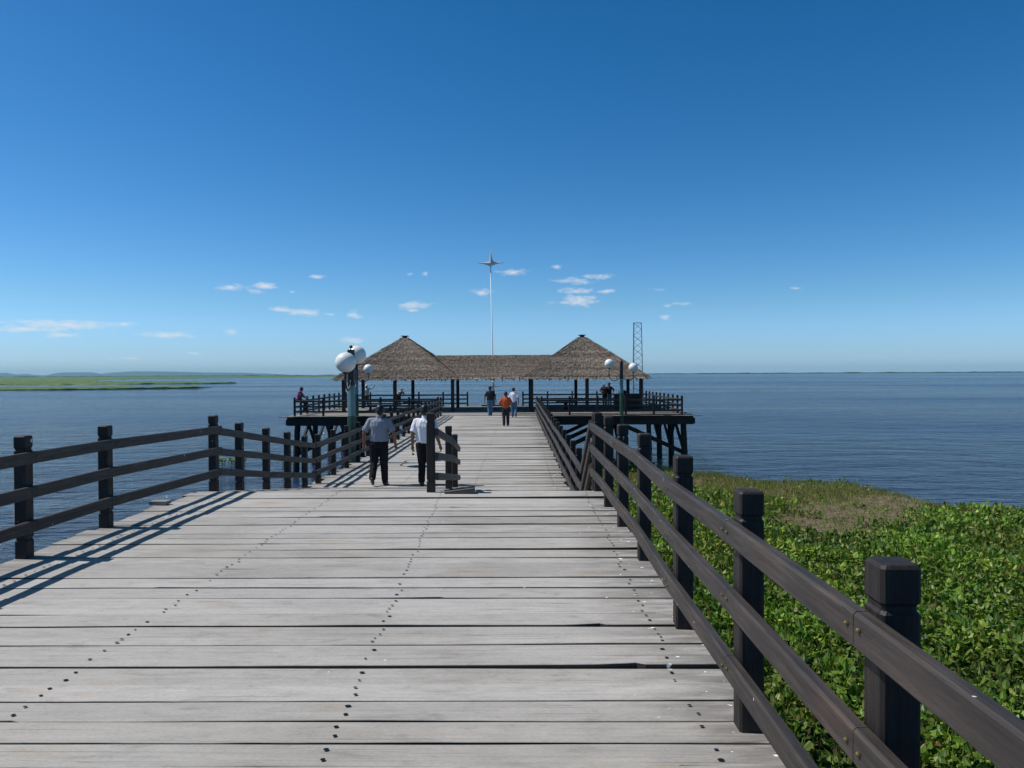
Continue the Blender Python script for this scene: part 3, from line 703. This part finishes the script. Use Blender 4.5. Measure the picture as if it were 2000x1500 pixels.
nleaf = 0
Y = 6.0
while Y < 44:
    step = .16 + .0028*Y; x = 1.25 if Y > 8 else 1.3
    xm = min(.80*Y + 3.0, xmax+5)
    x = -.5 if Y > 16 else 1.3
    while x < xm:
        xx, yy = x+rnd(-.5,.5)*step, Y+rnd(-.5,.5)*step
        lim = far_limit(xx) + .5*mn.noise(Vector((xx*.5, yy*.5, 4)))
        if yy < lim - .1:
            p = (xx, yy); nz_ = mn.noise(Vector((xx*.35, yy*.35, 0))); nf = mn.noise(Vector((xx*1.3, yy*1.3, 8)))
            dry = max(blob(p, dryc[:1], 2.6, 2.6), blob(p, dryc[1:2], 2.3, 2.6), blob(p, dryc[2:], 2.0, 2.0)) + .34*nf + .22*nz_ + rnd(-.12,.12)
            gra = blob(p, grc, 4.6, 4.6) + .35*nz_ + .3*nf + rnd(-.15,.15)
            zb = ZW + .05 + .10*mn.noise(Vector((xx*.35, yy*.35, 0)))
            if dry > .17:
                if random.random() < .30: hy_clump(lf, xx, yy, zb, .18, 2, .7, 1.1, .4)
                for _ in range(9 if dry < .3 else 6):
                    v = rnd(.6, 1.5); gr.cur = random.choice([(.23*v,.18*v,.115*v), (.17*v,.135*v,.09*v), (.12*v,.17*v,.04*v), (.15*v,.18*v,.05*v)])
                    b = Vector((xx+rnd(-.25,.25), yy+rnd(-.25,.25), zb+.04)); a = rnd(0, 6.28); hh = rnd(.05, .22)
                    e = b + Vector((math.cos(a)*rnd(.05,.3), math.sin(a)*rnd(.05,.3), hh if random.random() < .6 else .04)); s_ = Vector((math.sin(a), -math.cos(a), 0))*.010
                    i = [gr.vert(q) for q in (b-s_, b+s_, e)]; gr.face(i)
            elif gra > .12:
                if random.random() < .10: hy_clump(lf, xx, yy, zb, .25, 3, .9, 1.0, .4)
                for _ in range(14):
                    v = rnd(.6, 1.4); gr.cur = random.choice([(.23*v,.25*v,.05*v), (.28*v,.27*v,.07*v), (.15*v,.22*v,.04*v), (.36*v,.30*v,.15*v)])
                    b = Vector((xx+rnd(-.25,.25), yy+rnd(-.25,.25), zb)); a = rnd(0, 6.28); hh = rnd(.08, .30)*(1+.5*nz_)
                    e = b + Vector((math.cos(a)*rnd(.02,.15), math.sin(a)*rnd(.02,.15), hh)); s_ = Vector((1, rnd(-.4,.4), 0)).normalized()*.011
                    i = [gr.vert(q) for q in (b-s_, b+s_, e)]; gr.face(i)
            else:
                hg = .34 + .16*nz_ + .10*nf
                hg *= min(1, .45+(lim-yy)*.3)
                if nf < -.38: hg *= .6
                yl_ = max(0, mn.noise(Vector((xx*.22+9, yy*.22, 2))))
                hy_clump(lf, xx, yy, zb, max(.12, hg), 5 if Y < 26 else 4, 1.0+.010*Y, .95+.55*nz_+.3*nf, .12+.9*yl_); nleaf += 4
                if yl_ > .12:
                    for _ in range(int(16*yl_)+2):
                        v = rnd(.6, 1.3); gr.cur = random.choice([(.20*v,.25*v,.04*v), (.24*v,.26*v,.06*v), (.13*v,.21*v,.03*v)])
                        b = Vector((xx+rnd(-.2,.2), yy+rnd(-.2,.2), zb)); e = b + Vector((rnd(-.15,.15), rnd(-.15,.15), hg*rnd(.9,1.5))); s_ = Vector((1, rnd(-.6,.6), 0)).normalized()*.009
                        i = [gr.vert(q) for q in (b-s_, b+s_, e)]; gr.face(i)
        x += step
    Y += step
print('leaf faces', len(lf.f), 'grass', len(gr.f))
tag(lf.build('water_hyacinth', M_leaf, tint=True), 'thick bed of glossy green water hyacinth along the boardwalk', 'water plants', kind='stuff')
tag(gr.build('grass', M_grass, tint=True), 'yellow green and dry brown grass patch at the water edge', 'grass', kind='stuff')
# floating clumps
for k, (px, py, n, sc, lab) in enumerate(((440, 908, 16, 1.0, 'leafy green floating plant seen through the ramp railing, the largest clump'), (478, 905, 4, .7, 'small floating plant tuft just beside the largest clump'), (562, 907, 5, .7, 'small floating plant tuft near the platform piles'), (1476, 764, 10, 2.0, 'tiny green floating plant far out on the open river'))):
    p = WZ(px, py, ZW); q = MB()
    for _ in range(n): hy_clump(q, rnd(-.8,.8)*sc*(1 if n > 8 else .5), rnd(-.4,.4)*sc, .0, .38, 6, 1.3, 1.0, .2)
    tag(q.build('floating_plant', M_leaf, loc=(p.x, p.y, ZW), tint=True), lab, 'plant', 'floating plants on the river')

# ------------------------------------------------------------------ people
M_skin = mat('skin', (.20,.105,.068), .5, .4); M_hair = mat('hair', (.010,.009,.009), .45, .4); M_eye = mat('eye', (.05,.04,.035), .2)
M_shoe = mat('shoe_leather', (.018,.015,.014), .4)
def cloth(name, c, folds=1.0, pattern=None):
    m = mat(name, c, .85, .2); t = NT(m)
    cc = t.ramp(t.noise(7, (1,1,.5), 4), [(.3, tuple(v*.88 for v in c)), (.7, tuple(min(1, v*1.06) for v in c))])
    if pattern: cc = t.ramp(t.noise(9, (1,1,1), 2), [(.47, pattern), (.53, c)])
    t.base(cc)
    t.normal(t.bump(t.noise(9, (1,1,.28), 3, .5), .7*folds, .03)); return m
def shell(parts_fn, name, m, root, voxel, smooth=3, disp=0.0, seed=0):
    mb = MB(); parts_fn(mb); me = bpy.data.meshes.new('tmp'); me.from_pydata(mb.v, [], mb.f)
    bm = bmesh.new(); bm.from_mesh(me); bmesh.ops.recalc_face_normals(bm, faces=bm.faces); bm.to_mesh(me); bm.free()
    o = bpy.data.objects.new('tmp', me); col.objects.link(o)
    rm = o.modifiers.new('r', 'REMESH'); rm.mode = 'VOXEL'; rm.voxel_size = voxel
    sm = o.modifiers.new('s', 'SMOOTH'); sm.factor = .5; sm.iterations = smooth
    rm.show_viewport = sm.show_viewport = False
    o.name = name; o.parent = root; me.materials.append(m); PENDING.append((o, name, disp, seed)); return o
PENDING = []
def finish_shells():
    """one evaluation for all figures, then plain meshes"""
    new = []
    for o, *_ in PENDING:
        for m in o.modifiers: m.show_viewport = True
        new.append(bpy.data.meshes.new_from_object(o.evaluated_get(bpy.context.evaluated_depsgraph_get())))
    for (o, name, disp, seed), me2 in zip(PENDING, new):
        m = o.data.materials[0]; old = o.data; o.modifiers.clear()
        if disp:
            nrm = [v.normal.copy() for v in me2.vertices]
            for v, n in zip(me2.vertices, nrm):
                s_ = mn.noise(Vector((v.co.x*22, v.co.y*22, v.co.z*4+seed)))*.7 + mn.noise(Vector((v.co.x*9+v.co.z*6, v.co.y*9, v.co.z*9+seed)))*.5
                v.co += n*disp*s_
        me2.materials.clear(); me2.materials.append(m)
        me2.polygons.foreach_set('use_smooth', [True]*len(me2.polygons)); me2.update()
        o.data = me2; bpy.data.meshes.remove(old); me2.name = name
V = Vector
def person(label, loc, rz, H, J, shirt, trousers, sleeve=.9, belly=0.0, wide=1.0, cap=None, vox=.009, group=None, hem=.93, shoe=M_shoe, hold=None):
    """J: joints in a 1.72 m figure facing +Y (x to its right)"""
    root = thing('person', label, 'person', loc, rz, group); s = H/1.72; root.scale = (s, s, s)
    j = dict(hipc=V((0,0,.95)), chest=V((0,.0,1.28)), neck=V((0,-.005,1.46)), head=V((0,.02,1.60)), hd=V((0,1,0)),
             shR=V((.175*wide,0,1.385)), shL=V((-.175*wide,0,1.385)), elR=V((.25*wide,-.03,1.11)), elL=V((-.25*wide,-.03,1.11)), wrR=V((.265*wide,.03,.87)), wrL=V((-.265*wide,.03,.87)),
             hpR=V((.088,0,.90)), hpL=V((-.088,0,.90)), knR=V((.095,.02,.49)), knL=V((-.095,.02,.49)), anR=V((.10,-.03,.09)), anL=V((-.10,-.03,.09)), ftR=None, ftL=None)
    for k, v in J.items(): j[k] = V(v) if v is not None else None
    hipc, chest, neck, head = j['hipc'], j['chest'], j['neck'], j['head']
    hd = j['hd'].normalized(); hr = hd.cross(V((0,0,1))).normalized(); hu = hr.cross(hd)
    HR = Matrix((hr, hd, hu)).transposed()
    HS = 1.10
    def h(x, y, z): return head + HR @ V((x, y, z))*HS
    def torso(mb, grow, bottom=0.0, top=1.0):
        sp = [hipc+V((0,0,-.06)), hipc, hipc.lerp(chest, .35)+V((0,belly*.35,0)), chest.lerp(hipc, .25)+V((0,belly*.15,0)), chest, chest.lerp(neck, .55), chest.lerp(neck, .85)]
        rx = [.155,.165,.16+belly*.25,.165,.185*wide,.16*wide,.07]; ry = [.10,.115,.11+belly*.5,.115+belly*.3,.12,.095,.06]
        rx[2] = .155*wide**.7+belly*.2
        rings = []; n = 20
        ax = (neck-hipc).normalized(); X = V((1,0,0)); X = (X-ax*X.dot(ax)).normalized(); Y_ = ax.cross(X)
        if (j['shR']-j['shL']).length > .1:
            X2 = (j['shR']-j['shL']).normalized(); X2 = (X2-ax*X2.dot(ax)).normalized()
        else: X2 = X
        for i, p in enumerate(sp):
            f = i/6; xx = X.lerp(X2, f).normalized(); yy = ax.cross(xx)
            a_, b_ = rx[i]+grow, ry[i]+grow
            rings.append([p + xx*(abs(math.cos(q))**.85*math.copysign(1, math.cos(q)))*a_ + yy*(abs(math.sin(q))**.85*math.copysign(1, math.sin(q)))*b_ for q in [2*math.pi*k/n for k in range(n)]])
        return rings
    def body(mb):
        mb.loft(torso(mb, -.015)); mb.limb([neck-V((0,0,.06)), neck.lerp(head, .6)], [.058,.052])
        mb.ball(h(0,-.008,.03), (0.0836,0.1056,0.1045), 16, 10, HR); mb.ball(h(0,.02,-.04), (0.0660,0.0825,0.0825), 14, 9, HR)
        mb.ball(h(0,.098,-.012), (.013,.018,.025), 8, 6, HR); mb.ball(h(0,.086,.03), (.045,.012,.012), 8, 6, HR); mb.ball(h(0,.085,-.062), (.024,.012,.010), 8, 6, HR)
        for sg in (-1, 1): mb.ball(h(sg*.080,-.005,-.005), (.011,.022,.034), 8, 6, HR)
        for S in 'RL':
            sh, el, wr = j['sh'+S], j['el'+S], j['wr'+S]; sg = 1 if S == 'R' else -1
            mb.limb([sh, sh.lerp(el, .5), el], [.058,.050,.042]); mb.limb([el, el.lerp(wr, .35), wr], [.042,.043,.029])
            d = (wr-el).normalized(); nm = V((-sg,.15,0)); nm = (nm-d*nm.dot(d)).normalized(); sd = d.cross(nm)*sg
            if sd.y < 0 and abs(d.z) > .5: sd = -sd
            mb.limb([wr, wr+d*.045, wr+d*.085], [.026,.032,.034], 10)
            mb.limb([wr+d*.04+sd*.02, wr+d*.085+sd*.022], [.020,.018], 8); mb.limb([wr+d*.04-sd*.02, wr+d*.085-sd*.022], [.020,.018], 8)
            for k, (o_, ln) in enumerate(((.030,.92),(.010,1.05),(-.010,1.0),(-.030,.8))):
                b0 = wr+d*.088+sd*o_; cv = rnd(.25, .4)
                p1 = b0+(d*math.cos(cv)+nm*math.sin(cv))*.040*ln; p2 = p1+(d*math.cos(cv*2.6)+nm*math.sin(cv*2.6))*.028*ln; p3 = p2+(d*math.cos(cv*3.6)+nm*math.sin(cv*3.6))*.02*ln
                mb.limb([b0, p1, p2, p3], [.0105,.010,.0095,.008], 8)
            tb = wr+d*.03+sd*.028; mb.limb([tb, tb+(d*.7+sd*.6+nm*.3)*.035, tb+(d*.95+sd*.5+nm*.5)*.062], [.014,.012,.009], 8)
            hp, kn, an = j['hp'+S], j['kn'+S], j['an'+S]
            mb.limb([hp, kn], [.075,.05]); mb.limb([kn, kn.lerp(an, .35), an], [.05,.052,.035])
    shell(body, 'body', M_skin, root, vox, 2)
    def shirtf(mb):
        rg = torso(mb, .016)
        ax = (neck-hipc).normalized(); b0 = [p+ax*(hem-.93) for p in rg[1]]
        c0 = sum(b0, V((0,0,0)))/len(b0); b0 = [c0+(p-c0)*1.06 for p in b0]
        mb.loft([b0]+rg[2:])
        mb.limb([chest.lerp(neck,.7), chest.lerp(neck, 1.02)], [.075,.066])
        for S in 'RL':
            sh, el, wr = j['sh'+S], j['el'+S], j['wr'+S]
            e = sh.lerp(el, min(1, sleeve))
            mb.limb([chest.lerp(neck,.55).lerp(sh,.5)+V((0,0,.005)), sh], [.070,.062])
            if sleeve <= 1: mb.tube([sh-(e-sh)*.1, sh.lerp(e,.5), e], [.060,.069,.076], 14)
            else: mb.limb([sh, el], [.07,.06]); mb.tube([el, el.lerp(wr, .9)], [.06,.046], 12)
    shell(shirtf, 'shirt', shirt, root, vox*1.1, 2, .013, rnd(0, 50))
    def trouf(mb):
        rg = torso(mb, .010); 
        mb.loft([[p+V((0,0,-.02)) for p in rg[0]], rg[1], [p+(neck-hipc).normalized()*.06 for p in rg[1]]])
        for S in 'RL':
            hp, kn, an = j['hp'+S], j['kn'+S], j['an'+S]
            mb.limb([hp+V((0,-.01,.0)), hp.lerp(kn,.5), kn], [.112,.106,.088]); mb.limb([kn, kn.lerp(an,.5), an.lerp(kn,.03)], [.084,.078,.072])
        mb.ball(hipc+V((-.075,-.055,-.06)), (.09,.085,.10)); mb.ball(hipc+V((.075,-.055,-.06)), (.09,.085,.10))
    shell(trouf, 'trousers', trousers, root, vox*1.1, 2, .010, rnd(0, 50))
    for S in 'RL':
        an = j['an'+S]; fd = j['ft'+S] or V((0,1,0)); fd = fd.normalized()
        def shoef(mb):
            dn = V((0,0,-1)); dn = (dn-fd*dn.dot(fd)).normalized()
            mb.limb([an+dn*.0, an-fd*.03+dn*.045], [.043,.042], 10); mb.limb([an-fd*.035+dn*.048, an+fd*.06+dn*.050, an+fd*.135+dn*.058], [.040,.043,.032], 12)
        shell(shoef, 'shoe', shoe, root, .012, 2)
    def hairf(mb):
        mb.ball(h(0,-.016,.045), (0.0913,0.1078,0.1012), 16, 10, HR); mb.ball(h(0,-.045,-.005), (0.0858,0.0770,0.0825), 14, 9, HR)
    if cap is None: shell(hairf, 'hair', M_hair, root, .012, 2)
    else:
        shell(hairf, 'hair', M_hair, root, .012, 3)
        def capf(mb):
            mb.ball(h(0,-.008,.06), (0.1012,0.1188,0.0935), 16, 10, HR); mb.ball(h(0,.12,.055), (.07,.07,.012), 12, 6, HR)
        shell(capf, 'cap', cap, root, .012, 1)
    for sg in (-1, 1):
        q = MB(); q.ball(h(sg*.031,.078,.008), .011, 8, 6); q.build('eye', M_eye, root, True)
    return root
C_grey = cloth('grey_shirt', (.23,.26,.31)); C_white = cloth('white_shirt', (.74,.74,.80)); C_black = cloth('black_trousers', (.010,.010,.013), .5)
C_jean = cloth('blue_jeans', (.07,.14,.24)); C_dark = cloth('dark_shirt', (.025,.022,.032)); C_orange = cloth('orange_shirt', (.50,.10,.03)); C_char = cloth('charcoal_trousers', (.028,.028,.035))
C_purple = cloth('purple_shirt', (.28,.06,.16)); C_pale = cloth('pale_blue_shirt', (.36,.52,.55)); C_khaki = cloth('dark_khaki', (.05,.05,.035)); C_patt = cloth('patterned_shirt', (.42,.40,.36), 1, (.02,.02,.025)); C_maroon = cloth('maroon_shirt', (.045,.018,.024)); C_navy = cloth('navy_shirt', (.022,.026,.045))
C_wcap = mat('white_cap', (.6,.62,.62), .8); C_bcap = mat('black_cap', (.014,.014,.016), .8); C_rcap = mat('dark_red_cap', (.07,.02,.025), .8)
walkers = 'men walking along the pier'
def at(px, py, z=ZL): return WZ(px, py, z)
# walking poses (facing +Y)
p = at(741, 947.5)
person('stocky man in short sleeved grey shirt and black trousers walking away', p, R(2), 1.735,
  dict(elR=(.315,-.04,1.13), wrR=(.345,.03,.88), elL=(-.315,-.03,1.13), wrL=(-.335,.06,.89), knL=(-.115,.06,.50), anL=(-.125,-.14,.17), ftL=(0,.75,-.66), hpL=(-.10,0,.9), knR=(.10,.03,.49), anR=(.115,.02,.09), ftR=(.25,1,0), head=(.02,.05,1.585), hd=(.05,1,-.25)),
  C_grey, C_black, .88, .10, 1.10, None, .008, walkers, .925)
p = at(830, 947.5)
person('man in white short sleeved shirt walking away behind the free standing railing', p, R(-3), 1.72,
  dict(elR=(.26,-.06,1.12), wrR=(.33,.0,.87), elL=(-.255,-.05,1.12), wrL=(-.27,.02,.87), knR=(.10,.10,.50), anR=(.11,.10,.10), knL=(-.06,-.0,.48), anL=(-.05,-.12,.10), ftL=(.1,1,-.15), head=(0,.03,1.60), hd=(.08,1,-.15)),
  C_white, C_black, .86, .08, 1.07, None, .008, walkers, .90)
gl = at(830, 947.5) + V((-.275, .02, .70))
q = MB(); q.tube([(0,0,.10),(.004,0,.04),(.0,.0,-.02)], .006, 6); q.ball((.02,0,-.035), (.024,.008,.02), 10, 6); q.ball((.02,.05,-.035), (.024,.008,.02), 10, 6); q.tube([(.02,0,-.03),(.02,.05,-.03)], .005, 6)
tag(q.build('eyeglasses', M_iron, loc=gl), 'dark folded glasses hanging from the hand of the man in white', 'glasses')
p = at(957.5, 812.5)
person('man in dark shirt, black cap and blue jeans walking beside the mast', p, R(3), 1.68, dict(elR=(.30,-.05,1.13), elL=(-.30,-.03,1.12), wrR=(.33,.02,.88), wrL=(-.32,.03,.87), knR=(.07,.06,.49), anR=(.05,.04,.09), knL=(-.08,.02,.49), anL=(-.05,-.12,.10), ftL=(0,1,-.3)), C_dark, C_jean, .9, .05, 1.08, C_bcap, .010, walkers, .90)
p = at(988, 832.5)
person('man in orange shirt and charcoal trousers walking with forearms held in front', p, R(-2), 1.57, dict(elR=(.31,-.05,1.13), elL=(-.31,-.05,1.13), wrR=(.16,.20,1.06), wrL=(-.16,.20,1.06), anR=(.10,.06,.09), anL=(-.09,-.08,.10), knR=(.10,.07,.49), knL=(-.095,.0,.49)), C_orange, C_char, .95, .06, 1.06, None, .010, walkers, .86)
p = at(1003.5, 815)
person('man in white shirt and blue jeans walking ahead of the man in orange', p, R(-6), 1.62, dict(elR=(.27,-.06,1.12), wrR=(.28,.02,.86), elL=(-.27,.0,1.12), wrL=(-.27,.08,.87), knR=(.11,.02,.50), anR=(.14,-.20,.17), ftR=(0,.7,-.7), knL=(-.09,.05,.49), anL=(-.07,.04,.09), head=(-.02,.05,1.585), hd=(-.2,1,-.3)), C_white, C_jean, .9, .04, 1.0, C_bcap, .010, walkers, .86)
# seated on the rail, facing +X
p = V((CX-RXL+.0, 42.2, ZL))
person('man in purple shirt sitting on the platform corner railing', p, R(-90), 1.66,
  dict(hipc=(0,0,1.0), chest=(0,.08,1.31), neck=(0,.13,1.47), head=(0,.19,1.60), hd=(0,1,-.25), shR=(.18,.09,1.42), shL=(-.18,.09,1.42), elR=(.22,.22,1.20), elL=(-.22,.22,1.20), wrR=(.12,.42,1.10), wrL=(-.12,.42,1.10), hpR=(.09,.03,.97), hpL=(-.09,.03,.97), knR=(.12,.42,.80), knL=(-.10,.38,.76), anR=(.12,.50,.37), anL=(-.10,.30,.35)), C_purple, C_dark, .9, .0, .95, None, .010, None, .90)
# casting a line, pale blue
p = at(714, 792.0)
person('man in pale blue shirt and white cap throwing a line, one arm raised', V((W(715.5, 790, 52.35).x, 52.35, ZL)), R(8), 1.62, dict(shR=(.19,0,1.43), elR=(.42,.06,1.46), wrR=(.58,.12,1.66), elL=(-.34,.02,1.22), wrL=(-.45,.12,1.10), knL=(-.12,.06,.49), anL=(-.14,-.02,.09)), C_pale, C_khaki, 1.5, .0, 1.0, C_wcap, .011, None, .90)
p = at(778, 793)
person('man in black and white patterned shirt bending over the back railing', V((W(778, 790, 52.42).x, 52.42, ZL)), R(-10), 1.66, dict(hipc=(0,-.05,.93), chest=(.05,.18,1.13), neck=(.08,.33,1.20), head=(.10,.46,1.24), hd=(0,1,-.5), shR=(.24,.26,1.18), shL=(-.12,.26,1.18), elR=(.28,.36,.98), elL=(-.16,.38,.98), wrR=(.24,.56,.97), wrL=(-.10,.58,.97), hpR=(.09,-.05,.9), hpL=(-.09,-.05,.9)), C_patt, C_char, .95, .0, 1.0, None, .011, None, .90)
p = at(1181, 790.5)
person('man in maroon shirt at the back railing with his head bowed', V((W(1181, 790, 52.25).x, 52.25, ZL)), R(12), 1.68, dict(chest=(0,.06,1.26), neck=(.02,.16,1.42), head=(.03,.27,1.49), hd=(.1,1,-.8), shR=(.19,.09,1.38), shL=(-.19,.09,1.38), elL=(-.33,.02,1.16), wrL=(-.20,.20,1.05), elR=(.24,.25,1.15), wrR=(.12,.45,1.05)), C_maroon, C_char, .9, .05, 1.05, None, .011, 'pair of men at the back railing', .88)
p = at(1190, 791)
person('man in navy shirt and dark red cap facing the maroon shirted man', V((W(1190, 790, 52.5).x, 52.5, ZL)), R(150), 1.70, dict(elR=(.30,.02,1.16), wrR=(.22,.14,.98), elL=(-.36,-.02,1.18), wrL=(-.30,.08,.92), head=(0,.05,1.60), hd=(.1,1,-.2)), C_navy, C_jean, .9, .0, 1.0, C_rcap, .011, 'pair of men at the back railing', .88)

finish_shells()
# ------------------------------------------------------------------ render settings
vs = scene.view_settings; vs.view_transform = 'Standard'; vs.look = 'None'; vs.exposure = 0; vs.gamma = 1
scene.cycles.use_denoising = True
scene.cycles.max_bounces = 8; scene.cycles.transparent_max_bounces = 8
scene.cycles.volume_bounces = 0
